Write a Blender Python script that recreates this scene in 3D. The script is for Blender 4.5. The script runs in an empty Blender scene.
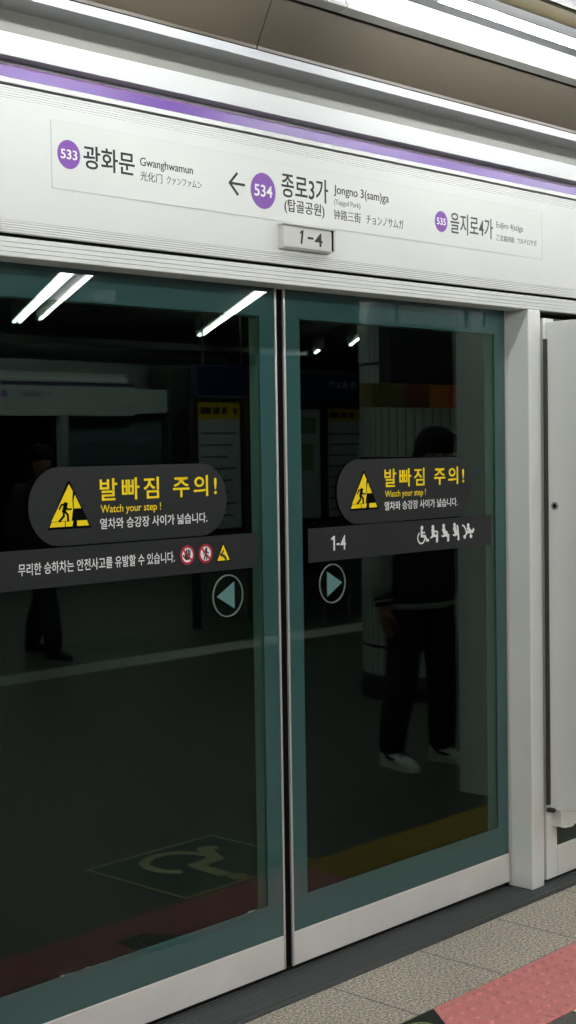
import bpy, bmesh, math, random
from mathutils import Vector, Matrix
random.seed(7)
S = bpy.context.scene
COL = S.collection
PI = math.pi
def R(a): return math.radians(a)

# ------------------------------------------------------------------ camera, world, exposure
cam = bpy.data.cameras.new('camera'); cob = bpy.data.objects.new('camera', cam); COL.objects.link(cob)
YAW, PITCH, ROLL = 0.818507708, -0.0441759992, -0.0150893908
fw = Vector((math.sin(YAW)*math.cos(PITCH), math.cos(YAW)*math.cos(PITCH), math.sin(PITCH)))
rt = Vector((math.cos(YAW), -math.sin(YAW), 0)); up = rt.cross(fw)
r2 = rt*math.cos(ROLL) + up*math.sin(ROLL); u2 = -rt*math.sin(ROLL) + up*math.cos(ROLL)
m = Matrix((r2, u2, -fw)).transposed().to_4x4(); m.translation = Vector((0, -3.17, 1.67724561))
cob.matrix_world = m
cam.sensor_fit = 'VERTICAL'; cam.sensor_height = 36.0; cam.lens = 1482.4976*36.0/1024.0
cam.clip_start = 0.05; cam.clip_end = 200
S.camera = cob
w = bpy.data.worlds.new('world'); S.world = w; w.use_nodes = True
w.node_tree.nodes['Background'].inputs[0].default_value = (0.85, 0.95, 1.0, 1)
w.node_tree.nodes['Background'].inputs[1].default_value = 0.02
S.view_settings.view_transform = 'Standard'; S.view_settings.look = 'None'
S.view_settings.gamma = 1.0; S.view_settings.use_curve_mapping = False
S.view_settings.exposure = 0.0
S.cycles.use_denoising = True
S.cycles.max_bounces = 10; S.cycles.transparent_max_bounces = 16
S.cycles.sample_clamp_indirect = 4.0
TUBE_L = 58.0      # radiance of the fluorescent tubes
LAMP_L = 46.0

# ------------------------------------------------------------------ materials
def srgb(r, g, b):
    f = lambda c: (c/255/12.92) if c/255 <= .04045 else ((c/255+.055)/1.055)**2.4
    return (f(r), f(g), f(b), 1)
def mat(name, col, rough=.5, metal=0, spec=.5, noise=0, nscale=30, bump=0, bscale=200, emit=None, estr=0, coat=0):
    M = bpy.data.materials.new(name); M.use_nodes = True
    nt = M.node_tree; b = nt.nodes['Principled BSDF']
    b.inputs['Base Color'].default_value = col
    b.inputs['Roughness'].default_value = rough; b.inputs['Metallic'].default_value = metal
    b.inputs['Specular IOR Level'].default_value = spec
    if coat: b.inputs['Coat Weight'].default_value = coat; b.inputs['Coat Roughness'].default_value = .03
    tc = nt.nodes.new('ShaderNodeTexCoord')
    if noise:
        n = nt.nodes.new('ShaderNodeTexNoise'); n.inputs['Scale'].default_value = nscale; n.inputs['Detail'].default_value = 6
        nt.links.new(tc.outputs['Object'], n.inputs['Vector'])
        mx = nt.nodes.new('ShaderNodeMix'); mx.data_type = 'RGBA'
        mx.inputs[6].default_value = tuple(c*(1-noise) for c in col[:3])+(1,)
        mx.inputs[7].default_value = tuple(min(1, c*(1+noise)) for c in col[:3])+(1,)
        nt.links.new(n.outputs['Fac'], mx.inputs[0]); nt.links.new(mx.outputs[2], b.inputs['Base Color'])
    if bump:
        n2 = nt.nodes.new('ShaderNodeTexNoise'); n2.inputs['Scale'].default_value = bscale
        nt.links.new(tc.outputs['Object'], n2.inputs['Vector'])
        bp = nt.nodes.new('ShaderNodeBump'); bp.inputs['Strength'].default_value = bump; bp.inputs['Distance'].default_value = .002
        nt.links.new(n2.outputs['Fac'], bp.inputs['Height']); nt.links.new(bp.outputs[0], b.inputs['Normal'])
    if emit: b.inputs['Emission Color'].default_value = emit; b.inputs['Emission Strength'].default_value = estr
    return M
def granite(name, dark, mid, light, rough, jx, jy, ox, oy, joint, scale=170):
    """speckled granite slabs with thin joints (object space = world space)"""
    M = bpy.data.materials.new(name); M.use_nodes = True
    nt = M.node_tree; N = nt.nodes; L = nt.links; b = N['Principled BSDF']
    b.inputs['Roughness'].default_value = rough
    tc = N.new('ShaderNodeTexCoord')
    n = N.new('ShaderNodeTexNoise'); n.inputs['Scale'].default_value = scale; n.inputs['Detail'].default_value = 3; n.inputs['Roughness'].default_value = .7
    L.new(tc.outputs['Object'], n.inputs['Vector'])
    cr = N.new('ShaderNodeValToRGB'); e = cr.color_ramp.elements
    e[0].position = .36; e[0].color = dark; e[1].position = .66; e[1].color = light
    k = e.new(.5); k.color = mid
    L.new(n.outputs['Fac'], cr.inputs['Fac'])
    n2 = N.new('ShaderNodeTexNoise'); n2.inputs['Scale'].default_value = 3.0
    L.new(tc.outputs['Object'], n2.inputs['Vector'])
    mx2 = N.new('ShaderNodeMix'); mx2.data_type = 'RGBA'; mx2.blend_type = 'MULTIPLY'; mx2.inputs[0].default_value = 1
    rr = N.new('ShaderNodeMapRange'); rr.inputs[3].default_value = .82; rr.inputs[4].default_value = 1.15
    L.new(n2.outputs['Fac'], rr.inputs[0]); L.new(cr.outputs[0], mx2.inputs[6]); L.new(rr.outputs[0], mx2.inputs[7])
    sp = N.new('ShaderNodeSeparateXYZ'); L.new(tc.outputs['Object'], sp.inputs[0])
    outs = []
    for ax, j, o in (('X', jx, ox), ('Y', jy, oy)):
        if not j: continue
        a = N.new('ShaderNodeMath'); a.operation = 'SUBTRACT'; a.inputs[1].default_value = o; L.new(sp.outputs[ax], a.inputs[0])
        d = N.new('ShaderNodeMath'); d.operation = 'DIVIDE'; d.inputs[1].default_value = j; L.new(a.outputs[0], d.inputs[0])
        fr = N.new('ShaderNodeMath'); fr.operation = 'FRACT'; L.new(d.outputs[0], fr.inputs[0])
        pp = N.new('ShaderNodeMath'); pp.operation = 'PINGPONG'; pp.inputs[1].default_value = .5; L.new(fr.outputs[0], pp.inputs[0])
        lt = N.new('ShaderNodeMath'); lt.operation = 'LESS_THAN'; lt.inputs[1].default_value = .0028/j; L.new(pp.outputs[0], lt.inputs[0])
        outs.append(lt)
    mxj = N.new('ShaderNodeMix'); mxj.data_type = 'RGBA'; mxj.inputs[7].default_value = joint
    if len(outs) == 2:
        ad = N.new('ShaderNodeMath'); ad.operation = 'MAXIMUM'; L.new(outs[0].outputs[0], ad.inputs[0]); L.new(outs[1].outputs[0], ad.inputs[1]); L.new(ad.outputs[0], mxj.inputs[0])
    else: L.new(outs[0].outputs[0], mxj.inputs[0])
    L.new(mx2.outputs[2], mxj.inputs[6]); L.new(mxj.outputs[2], b.inputs['Base Color'])
    return M
def glass(name, tint, ior=1.47):
    M = bpy.data.materials.new(name); M.use_nodes = True
    nt = M.node_tree; N = nt.nodes; L = nt.links; N.remove(N['Principled BSDF'])
    t = N.new('ShaderNodeBsdfTransparent'); t.inputs[0].default_value = tint
    g = N.new('ShaderNodeBsdfGlossy'); g.inputs['Roughness'].default_value = 0.0; g.inputs[0].default_value = (.82, 1.0, .92, 1)
    f = N.new('ShaderNodeFresnel')
    ge = N.new('ShaderNodeNewGeometry'); mr = N.new('ShaderNodeMapRange')      # same reflectance on both faces of the pane
    mr.inputs[3].default_value = ior; mr.inputs[4].default_value = 1/ior
    L.new(ge.outputs['Backfacing'], mr.inputs[0]); L.new(mr.outputs[0], f.inputs[0])
    mx = N.new('ShaderNodeMixShader'); L.new(f.outputs[0], mx.inputs[0]); L.new(t.outputs[0], mx.inputs[1]); L.new(g.outputs[0], mx.inputs[2])
    L.new(mx.outputs[0], N['Material Output'].inputs[0])
    return M
def emis(name, col, s):
    M = bpy.data.materials.new(name); M.use_nodes = True
    nt = M.node_tree; N = nt.nodes; N.remove(N['Principled BSDF'])
    e = N.new('ShaderNodeEmission'); e.inputs[0].default_value = col; e.inputs[1].default_value = s
    nt.links.new(e.outputs[0], N['Material Output'].inputs[0]); return M
def brushed(name, col, axis_scale, rough=.45, strength=.4):
    """fine ribbed / woven aluminium"""
    M = mat(name, col, rough, .0)
    nt = M.node_tree; N = nt.nodes; L = nt.links; b = N['Principled BSDF']
    tc = N.new('ShaderNodeTexCoord')
    wv = N.new('ShaderNodeTexWave'); wv.wave_type = 'BANDS'; wv.bands_direction = 'Z'; wv.inputs['Scale'].default_value = axis_scale
    L.new(tc.outputs['Object'], wv.inputs['Vector'])
    bp = N.new('ShaderNodeBump'); bp.inputs['Strength'].default_value = strength; bp.inputs['Distance'].default_value = .001
    L.new(wv.outputs['Fac'], bp.inputs['Height']); L.new(bp.outputs[0], b.inputs['Normal'])
    n = N.new('ShaderNodeTexNoise'); n.inputs['Scale'].default_value = 5; L.new(tc.outputs['Object'], n.inputs['Vector'])
    mx = N.new('ShaderNodeMix'); mx.data_type = 'RGBA'
    mx.inputs[6].default_value = tuple(c*.86 for c in col[:3])+(1,); mx.inputs[7].default_value = tuple(min(1, c*1.1) for c in col[:3])+(1,)
    L.new(n.outputs['Fac'], mx.inputs[0]); L.new(mx.outputs[2], b.inputs['Base Color'])
    return M
def tiled(name, col, joint, cols, rowh, z0):
    """vertical ceramic tiles wrapped round a column: joints by angle and by height"""
    M = mat(name, col, .25)
    nt = M.node_tree; N = nt.nodes; L = nt.links; b = N['Principled BSDF']
    tc = N.new('ShaderNodeTexCoord'); sp = N.new('ShaderNodeSeparateXYZ'); L.new(tc.outputs['Object'], sp.inputs[0])
    at = N.new('ShaderNodeMath'); at.operation = 'ARCTAN2'; L.new(sp.outputs['Y'], at.inputs[0]); L.new(sp.outputs['X'], at.inputs[1])
    ml = N.new('ShaderNodeMath'); ml.operation = 'MULTIPLY'; ml.inputs[1].default_value = cols/(2*PI); L.new(at.outputs[0], ml.inputs[0])
    fr = N.new('ShaderNodeMath'); fr.operation = 'FRACT'; L.new(ml.outputs[0], fr.inputs[0])
    l1 = N.new('ShaderNodeMath'); l1.operation = 'LESS_THAN'; l1.inputs[1].default_value = .12; L.new(fr.outputs[0], l1.inputs[0])
    dz = N.new('ShaderNodeMath'); dz.operation = 'DIVIDE'; dz.inputs[1].default_value = rowh; L.new(sp.outputs['Z'], dz.inputs[0])
    az = N.new('ShaderNodeMath'); az.operation = 'ADD'; az.inputs[1].default_value = z0; L.new(dz.outputs[0], az.inputs[0])
    fz = N.new('ShaderNodeMath'); fz.operation = 'FRACT'; L.new(az.outputs[0], fz.inputs[0])
    l2 = N.new('ShaderNodeMath'); l2.operation = 'LESS_THAN'; l2.inputs[1].default_value = .03; L.new(fz.outputs[0], l2.inputs[0])
    mxm = N.new('ShaderNodeMath'); mxm.operation = 'MAXIMUM'; L.new(l1.outputs[0], mxm.inputs[0]); L.new(l2.outputs[0], mxm.inputs[1])
    mx = N.new('ShaderNodeMix'); mx.data_type = 'RGBA'; mx.inputs[6].default_value = col; mx.inputs[7].default_value = joint
    L.new(mxm.outputs[0], mx.inputs[0]); L.new(mx.outputs[2], b.inputs['Base Color']); return M

white = mat('white_enamel', (.72, .74, .72, 1), .42, noise=.03, nscale=4)
white2 = mat('white_panel_paint', (.80, .82, .79, 1), .38, noise=.04, nscale=3)
deepblack = mat('deep_black_vinyl', (.0015, .0015, .0015, 1), .8, spec=.05)
grayw = mat('pale_grey_enamel', (.60, .61, .58, 1), .45)
purple = mat('purple_stripe_paint', srgb(104, 70, 150), .35)
lilac = mat('lilac_edge_paint', srgb(136, 100, 152), .35)
badge_purple = mat('purple_badge_vinyl', srgb(130, 80, 172), .5)
ink = mat('black_vinyl', srgb(30, 28, 34), .5)
inkg = mat('dark_grey_vinyl', srgb(66, 66, 70), .5)
inkl = mat('grey_vinyl', srgb(112, 112, 116), .5)
signw = mat('sign_sheet', (.70, .73, .70, 1), .3)
signe = mat('sign_sheet_edge', (.64, .67, .64, 1), .4)
blackgap = mat('black_rubber', (.004, .004, .004, 1), .9, spec=.05)
darkmetal = mat('dark_hinge_metal', (.05, .045, .04, 1), .5, .3)
alu = brushed('ribbed_aluminium', (.80, .78, .74, 1), 70, .5, .8)
alum = mat('aluminium_edge', (.62, .62, .60, 1), .35, .4)
frit = mat('teal_glass_border', srgb(52, 86, 85), .0, spec=.6, noise=.06, nscale=3)
backframe = mat('green_grey_inner_frame', srgb(168, 196, 188), .4)
glassm = glass('door_glass', (.66, .74, .69, 1))
glassd = mat('dark_green_glass', (.006, .02, .016, 1), .04)
sticker = mat('charcoal_sticker', (.016, .0185, .0185, 1), .45, spec=.3)
yellow = mat('yellow_vinyl', (.95, .72, .01, 1), .6, spec=.2)
whitev = mat('white_vinyl', (.9, .9, .89, 1), .6, spec=.2)
red = mat('red_vinyl', srgb(180, 20, 50), .5)
arrowm = mat('teal_arrow_vinyl', srgb(88, 130, 128), .5)
ringm = mat('grey_ring_vinyl', srgb(108, 124, 114), .5)
sill_m = mat('dark_grey_sill', (.040, .047, .046, 1), .5, .2, noise=.12, nscale=14)
kerbm = granite('granite_kerb', srgb(88, 78, 66), srgb(172, 161, 146), srgb(236, 228, 214), .45, .44, 0, 3.382, 0, srgb(84, 74, 64), 120)
floorm = granite('granite_floor', srgb(54, 55, 50), srgb(84, 85, 78), srgb(108, 109, 100), .4, .62, .62, 3.06, -.83, srgb(84, 82, 78), 120)
bandm = granite('pale_floor_band', srgb(190, 188, 180), srgb(215, 213, 205), srgb(232, 230, 224), .4, .62, 0, 3.06, 0, srgb(120, 118, 112), 120)
pink = mat('red_tactile', srgb(210, 130, 126), .55, noise=.10, nscale=22)
pinkd = mat('red_tactile_dome', srgb(190, 108, 106), .5, noise=.12, nscale=60)
ylw = mat('yellow_tactile', srgb(176, 140, 44), .55, noise=.1, nscale=22)
taupe = mat('taupe_panel', srgb(80, 72, 60), .4, noise=.08, nscale=2)
olive = mat('olive_rail', srgb(34, 29, 12), .8, spec=.1)
troughm = mat('trough_grey', (.13, .13, .13, 1), .6, spec=.2)
ceilm = mat('dark_ceiling', (.10, .10, .095, 1), .8, noise=.1, nscale=2)
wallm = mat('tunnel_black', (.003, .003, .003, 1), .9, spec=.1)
hallwall = mat('hall_wall', (.16, .17, .16, 1), .6)
tube_m = emis('fluorescent_tube', (.98, 1, .99, 1), TUBE_L)
lamp_m = emis('lamp_tube', (1, .99, .97, 1), LAMP_L)
added_far_m = emis('added_far_lamp_tube', (1, .99, .97, 1), LAMP_L*2)  # glow of the added trough light across the platform
reflm = mat('reflector_white', (.80, .83, .86, 1), .3)
green = mat('green_floor_plate', srgb(18, 66, 38), .4)
brass = mat('pale_brass', srgb(236, 222, 166), .45, noise=.1, nscale=20)
steel = mat('steel', (.45, .45, .45, 1), .25, .9)
ducts = mat('dark_duct', (.06, .065, .06, 1), .3, .5)
ledgem = mat('ledge_grey', (.42, .44, .46, 1), .4)
slabm = mat('upper_white', (.60, .62, .62, 1), .4)

# ------------------------------------------------------------------ mesh helpers
class MB:
    def __init__(s): s.bm = bmesh.new(); s.k = 0
    def box(s, x0, x1, y0, y1, z0, z1, bev=0):
        t = bmesh.new(); bmesh.ops.create_cube(t, size=1)
        for v in t.verts: v.co = Vector(((x0+x1)/2+v.co.x*(x1-x0), (y0+y1)/2+v.co.y*(y1-y0), (z0+z1)/2+v.co.z*(z1-z0)))
        if bev: bmesh.ops.bevel(t, geom=t.edges[:], offset=bev, segments=2, affect='EDGES', profile=.5)
        s.join(t); return s
    def join(s, t):
        me = bpy.data.meshes.new('tmp'); t.to_mesh(me); t.free(); s.bm.from_mesh(me); bpy.data.meshes.remove(me)
    def prism_x(s, pts, x0, x1):
        """closed (y,z) outline extruded along x"""
        a = [s.bm.verts.new((x0, y, z)) for y, z in pts]; b = [s.bm.verts.new((x1, y, z)) for y, z in pts]
        n = len(pts)
        for i in range(n): s.bm.faces.new((a[i], a[(i+1) % n], b[(i+1) % n], b[i]))
        s.bm.faces.new(a); s.bm.faces.new(b[::-1]); return s
    def prism_z(s, pts, z0, z1):
        a = [s.bm.verts.new((x, y, z0)) for x, y in pts]; b = [s.bm.verts.new((x, y, z1)) for x, y in pts]
        n = len(pts)
        for i in range(n): s.bm.faces.new((a[i], a[(i+1) % n], b[(i+1) % n], b[i]))
        s.bm.faces.new(a[::-1]); s.bm.faces.new(b); return s
    def plate(s, pts, y0, y1):
        """closed (x,z) outline with thickness y0..y1 (overlapping pieces step by a hair)"""
        s.k += 1; y0 -= (s.k % 9)*1.2e-5
        a = [s.bm.verts.new((x, y0, z)) for x, z in pts]; b = [s.bm.verts.new((x, y1, z)) for x, z in pts]
        n = len(pts)
        for i in range(n): s.bm.faces.new((a[i], a[(i+1) % n], b[(i+1) % n], b[i]))
        s.bm.faces.new(a); s.bm.faces.new(b[::-1]); return s
    def stroke(s, pts, w, y0, y1):
        """polyline stroke in (x,z), one quad per segment plus round-ish joints"""
        for (ax, az), (bx, bz) in zip(pts, pts[1:]):
            d = Vector((bx-ax, bz-az)); l = d.length
            if l < 1e-6: continue
            d /= l; n = Vector((-d.y, d.x))*w/2; e = d*w*.35
            s.plate([(ax-e.x+n.x, az-e.y+n.y), (ax-e.x-n.x, az-e.y-n.y), (bx+e.x-n.x, bz+e.y-n.y), (bx+e.x+n.x, bz+e.y+n.y)], y0, y1)
        return s
    def tube(s, pts, rad, seg=10, cap=True):
        """tube along 3D points; rad = number, list of numbers or list of (ra, rb)"""
        pts = [Vector(p) for p in pts]; n = len(pts); prev = None; pn = None
        for i, p in enumerate(pts):
            d = (pts[min(i+1, n-1)]-pts[max(i-1, 0)]).normalized()
            if pn is None:
                ref = Vector((1, 0, 0)) if abs(d.x) < .8 else Vector((0, 1, 0))
                a = (ref-d*ref.dot(d)).normalized()
            else: a = (pn-d*pn.dot(d)).normalized()
            pn = a; b = d.cross(a)
            r = rad[i] if isinstance(rad, (list, tuple)) else rad
            ra, rb = r if isinstance(r, (list, tuple)) else (r, r)
            ring = [s.bm.verts.new(p+a*ra*math.cos(2*PI*k/seg)+b*rb*math.sin(2*PI*k/seg)) for k in range(seg)]
            if prev:
                for k in range(seg): s.bm.faces.new((prev[k], prev[(k+1) % seg], ring[(k+1) % seg], ring[k]))
            elif cap: s.bm.faces.new(ring[::-1])
            prev = ring
        if cap: s.bm.faces.new(prev)
        return s
    def lathe(s, prof, cx=0, cy=0, seg=32):
        prev = None
        for r, z in prof:
            ring = [s.bm.verts.new((cx+r*math.cos(2*PI*k/seg), cy+r*math.sin(2*PI*k/seg), z)) for k in range(seg)]
            if prev:
                for k in range(seg): s.bm.faces.new((prev[k], prev[(k+1) % seg], ring[(k+1) % seg], ring[k]))
            prev = ring
        return s
    def loft(s, rings, cap=True):
        prev = None
        for rg in rings:
            vs = [s.bm.verts.new(p) for p in rg]; n = len(vs)
            if prev:
                for k in range(n): s.bm.faces.new((prev[k], prev[(k+1) % n], vs[(k+1) % n], vs[k]))
            elif cap: s.bm.faces.new(vs[::-1])
            prev = vs
        if cap: s.bm.faces.new(prev)
        return s
    def ball(s, c, r, sc=(1, 1, 1), seg=16):
        t = bmesh.new(); bmesh.ops.create_uvsphere(t, u_segments=seg, v_segments=seg//2+2, radius=r)
        for v in t.verts: v.co = Vector((v.co.x*sc[0]+c[0], v.co.y*sc[1]+c[1], v.co.z*sc[2]+c[2]))
        s.join(t); return s
    def build(s, name, material, parent=None, smooth=False, sub=0):
        me = bpy.data.meshes.new(name); bmesh.ops.recalc_face_normals(s.bm, faces=s.bm.faces[:])
        s.bm.to_mesh(me); s.bm.free(); me.materials.append(material)
        if smooth:
            for p in me.polygons: p.use_smooth = True
        o = bpy.data.objects.new(name, me); COL.objects.link(o)
        if parent: o.parent = parent
        if sub:
            md = o.modifiers.new('subdivision', 'SUBSURF'); md.levels = sub; md.render_levels = sub
        return o
def tag(o, label, cat, group=None, kind=None):
    if label: o['label'] = label
    if cat: o['category'] = cat
    if group: o['group'] = group
    if kind: o['kind'] = kind
    return o
def thing(name, label, cat, loc=(0, 0, 0), rz=0, group=None):
    o = bpy.data.objects.new(name, None); COL.objects.link(o); o.location = loc; o.rotation_euler = (0, 0, rz)
    o.empty_display_size = .1
    return tag(o, label, cat, group)
def struct(o): o['kind'] = 'structure'; return o
def disc(cx, cz, r, n=36): return [(cx+r*math.cos(2*PI*k/n), cz+r*math.sin(2*PI*k/n)) for k in range(n)]
def ring_plate(mb, cx, cz, ro, ri, y0, y1, n=40, a0=0, a1=2*PI):
    for k in range(n):
        t0 = a0+(a1-a0)*k/n; t1 = a0+(a1-a0)*(k+1)/n
        mb.plate([(cx+ri*math.cos(t0), cz+ri*math.sin(t0)), (cx+ro*math.cos(t0), cz+ro*math.sin(t0)),
                  (cx+ro*math.cos(t1), cz+ro*math.sin(t1)), (cx+ri*math.cos(t1), cz+ri*math.sin(t1))], y0, y1)
    return mb
def pill(x0, x1, z0, z1, r, n=12):
    P = []
    for cx, cz, a in ((x1-r, z1-r, 0), (x0+r, z1-r, 90), (x0+r, z0+r, 180), (x1-r, z0+r, 270)):
        for k in range(n+1):
            t = R(a+90*k/n); P.append((cx+r*math.cos(t), cz+r*math.sin(t)))
    return P
def text(name, s, x0, x1, z0, z1, y, material, parent, weight=0.0, back=False, thick=.0006, track=1.0):
    """writing as real mesh; fitted to x0..x1, z0..z1 on the plane y.  back=True: reads from the +y side"""
    cu = bpy.data.curves.new(name, 'FONT'); cu.body = s; cu.size = 1; cu.offset = weight; cu.resolution_u = 4; cu.space_character = track
    o = bpy.data.objects.new(name, cu); COL.objects.link(o)
    dg = bpy.context.evaluated_depsgraph_get(); me = bpy.data.meshes.new_from_object(o.evaluated_get(dg))
    bpy.data.objects.remove(o); bpy.data.curves.remove(cu)
    xs = [v.co.x for v in me.vertices]; zs = [v.co.y for v in me.vertices]
    ax, bx, az, bz = min(xs), max(xs), min(zs), max(zs)
    for v in me.vertices:
        tx = (v.co.x-ax)/(bx-ax); tz = (v.co.y-az)/(bz-az)
        X = x1-(x1-x0)*tx if back else x0+(x1-x0)*tx
        v.co = Vector((X, y, z0+(z1-z0)*tz))
    bm = bmesh.new(); bm.from_mesh(me)
    ret = bmesh.ops.extrude_face_region(bm, geom=bm.faces[:])
    sg = 1 if back else -1
    bmesh.ops.translate(bm, verts=[g for g in ret['geom'] if isinstance(g, bmesh.types.BMVert)], vec=(0, sg*thick, 0))
    bmesh.ops.recalc_face_normals(bm, faces=bm.faces[:])
    for fc in bm.faces: fc.smooth = False
    bm.to_mesh(me); bm.free(); me.materials.clear(); me.materials.append(material); me.name = name
    o = bpy.data.objects.new(name, me); COL.objects.link(o)
    if parent: o.parent = parent
    return o

# ================================================================== SETTING
XL, XR = -3.0, 10.0
# main floor: recessed bed under the kerb and tactile strip, then the slab surface
f = MB(); f.prism_x([(.3, -.06), (.3, -.03), (-.825, -.03), (-.825, 0), (-5.45, 0), (-5.45, -.0), (-14.6, 0), (-14.6, -.06)], -6, 26)
struct(f.build('floor', floorm))
f = MB(); f.box(-6, 26, -5.88, -5.50, .0, .0015); struct(f.build('trim_1', bandm))
f = MB(); f.box(XL, XR, -.500, -.158, -.03, 0); struct(f.build('trim_2', kerbm))
# ground beside the tactile strip outside the view
f = MB(); f.box(XL, 1.93, -.825, -.502, -.03, 0); struct(f.build('trim_3', kerbm))
f = MB(); f.box(6.225, XR, -.825, -.502, -.03, 0); struct(f.build('trim_5', kerbm))
# sill under the doors: ridged dark metal
f = MB(); pts = [(.12, -.03), (.12, .012)]
y = .02
pts += [(.02, .012)]
while y > -.135:
    pts += [(y-.004, .012), (y-.006, .0095), (y-.010, .0095), (y-.012, .012)]; y -= .016
pts += [(-.152, .012), (-.157, .004), (-.157, -.03)]
f.prism_x(pts, XL, XR)
tag(f.build('door_sill', sill_m), 'dark grey ridged metal sill running under the sliding glass doors', 'sill')
# tunnel behind the doors
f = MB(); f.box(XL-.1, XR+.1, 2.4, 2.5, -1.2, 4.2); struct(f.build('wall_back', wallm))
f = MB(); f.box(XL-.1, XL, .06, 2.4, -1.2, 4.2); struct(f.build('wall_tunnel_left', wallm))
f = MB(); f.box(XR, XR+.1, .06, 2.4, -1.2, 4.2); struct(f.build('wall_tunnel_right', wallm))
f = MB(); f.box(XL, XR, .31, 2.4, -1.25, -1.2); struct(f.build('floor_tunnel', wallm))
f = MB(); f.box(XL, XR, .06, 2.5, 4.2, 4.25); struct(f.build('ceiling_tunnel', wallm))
# hall walls and ceiling
f = MB(); f.box(-6.1, -6, -14.6, .3, -.06, 3.2); struct(f.build('wall_left', hallwall))
f = MB(); f.box(26, 26.1, -14.6, .3, -.06, 3.2); struct(f.build('wall_right', hallwall))
f = MB(); f.box(-6, 26, -14.7, -14.6, -.06, 3.2); struct(f.build('wall_far', hallwall))
f = MB(); f.box(-6, XL, .1, .2, -.06, 3.2); struct(f.build('wall_front_left', hallwall))
f = MB(); f.box(XR, 26, .1, .2, -.06, 3.2); struct(f.build('wall_front_right', hallwall))
f = MB(); f.box(-6, 26, -14.6, -.562, 3.065, 3.12)
struct(f.build('ceiling', ceilm))
f = MB(); f.box(-6, 26, -10.5, -10.0, 2.86, 2.94); struct(f.build('trim_4', ducts))

# ================================================================== SCREEN DOOR HEADER
hd = thing('screen_door_header', 'long white header box over the screen doors with station names and purple stripe', 'header', (0, 0, 0))
HF = -.095
# flat fascia with fine ribs at top and bottom
pts = [(.20, 2.226), (HF+.0015, 2.226)]
z = 2.227
while z < 2.252: pts += [(HF+.0012, z), (HF, z+.0012), (HF, z+.0040), (HF+.0012, z+.0052)]; z += .0062
pts += [(HF, 2.258), (HF, 2.560)]
z = 2.562
while z < 2.588: pts += [(HF+.0010, z), (HF, z+.0012), (HF, z+.0040), (HF+.0010, z+.0052)]; z += .0062
pts += [(HF, 2.594), (.20, 2.594)]
f = MB(); f.prism_x(pts, XL, XR); f.build('fascia_panel', white, hd)
f = MB(); f.box(XL, XR, HF+.012, .20, 2.215, 2.2265); f.build('shadow_gap', blackgap, hd)
pts = [(.20, 2.166), (HF+.002, 2.166), (HF, 2.168)]
for zz in (2.178, 2.190, 2.2025): pts += [(HF, zz-.0013), (HF+.0025, zz-.0007), (HF+.0025, zz+.0007), (HF, zz+.0013)]
pts += [(HF, 2.2155), (.20, 2.2155)]
f = MB(); f.prism_x(pts, XL, XR); f.build('lower_trim', white, hd)
f = MB(); f.box(XL, XR, HF+.02, .20, 2.594, 2.6015); f.build('shadow_gap', blackgap, hd)
f = MB(); f.prism_x([(.20, 2.6015), (HF, 2.6015), (HF, 2.614), (HF+.004, 2.6155), (.20, 2.6155)], XL, XR); f.build('white_lip', white, hd)
f = MB(); f.prism_x([(.20, 2.6155), (-.0925, 2.6155), (-.088, 2.643), (.20, 2.643)], XL, XR); f.build('purple_stripe', purple, hd)
f = MB(); f.prism_x([(.20, 2.643), (-.088, 2.643), (-.082, 2.650), (.20, 2.650)], XL, XR); f.build('lilac_edge', lilac, hd)
f = MB(); f.prism_x([(.20, 2.650), (-.06, 2.650), (-.06, 2.666), (-.105, 2.666), (-.105, 2.721), (-.103, 2.724), (-.088, 2.725), (.2, 2.725)], XL, XR)
f.build('upper_fascia', slabm, hd)
f = MB(); f.box(XL, XR, -.092, .20, 2.725, 2.783); f.build('recess_panel', mat('recess_shade_grey', (.22, .22, .20, 1), .5), hd)  # shade of the recess is put into this darker grey
f = MB(); f.prism_x([(.20, 2.783), (-.09, 2.783), (-.165, 2.7935), (-.165, 2.8175), (-.162, 2.820), (.20, 2.820)], XL, XR); f.build('top_ledge', ledgem, hd)
f = MB(); f.box(XL, XR, -.159, .0, 2.820, 2.8245); f.build('ledge_seal', blackgap, hd)
# station sign sheet on the fascia (sub-parts: badges, names, arrow)
yS = HF-.0012
sg = MB().plate([(2.412, 2.354), (4.682, 2.354), (4.682, 2.529), (2.412, 2.529)], yS, HF).build('station_sign', signw, hd)
e = MB()
for a in ((2.412, 4.682, 2.354, 2.3555), (2.412, 4.682, 2.5275, 2.529)): e.box(a[0], a[1], yS-.0003, yS, a[2], a[3])
for a in (2.412, 4.680): e.box(a, a+.002, yS-.0003, yS, 2.354, 2.529)
e.build('sheet_edge', signe, sg)
def badge(n, cx, cz, r):
    b = MB().plate(disc(cx, cz, r), yS-.0006, yS).build('number_badge', badge_purple, sg); b['label'] = 'purple round badge reading '+n
    text('badge_number', n, cx-r*.72, cx+r*.72, cz-r*.33, cz+r*.33, yS-.0008, whitev, sg, .012)
badge('533', 2.4685, 2.446, .0375); badge('534', 3.1975, 2.4355, .0530); badge('535', 4.0665, 2.432, .0350)
text('station_name', '광화문', 2.517, 2.695, 2.417, 2.479, yS, ink, sg, .012)
text('station_name', 'Gwanghwamun', 2.715, 2.912, 2.442, 2.472, yS, ink, sg, .004)
text('station_name', '光化门', 2.715, 2.795, 2.409, 2.435, yS, inkg, sg, .0)
text('station_name', 'クァンファムン', 2.812, 2.945, 2.411, 2.433, yS, inkg, sg, .0)
a = MB(); a.stroke([(3.060, 2.4432), (3.118, 2.4432)], .0075, yS-.0008, yS); a.stroke([(3.088, 2.473), (3.058, 2.4432), (3.090, 2.413)], .0075, yS-.0008, yS)
a.build('left_arrow', ink, sg)
text('station_name', '종로3가', 3.277, 3.488, 2.428, 2.501, yS, ink, sg, .010)
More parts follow.
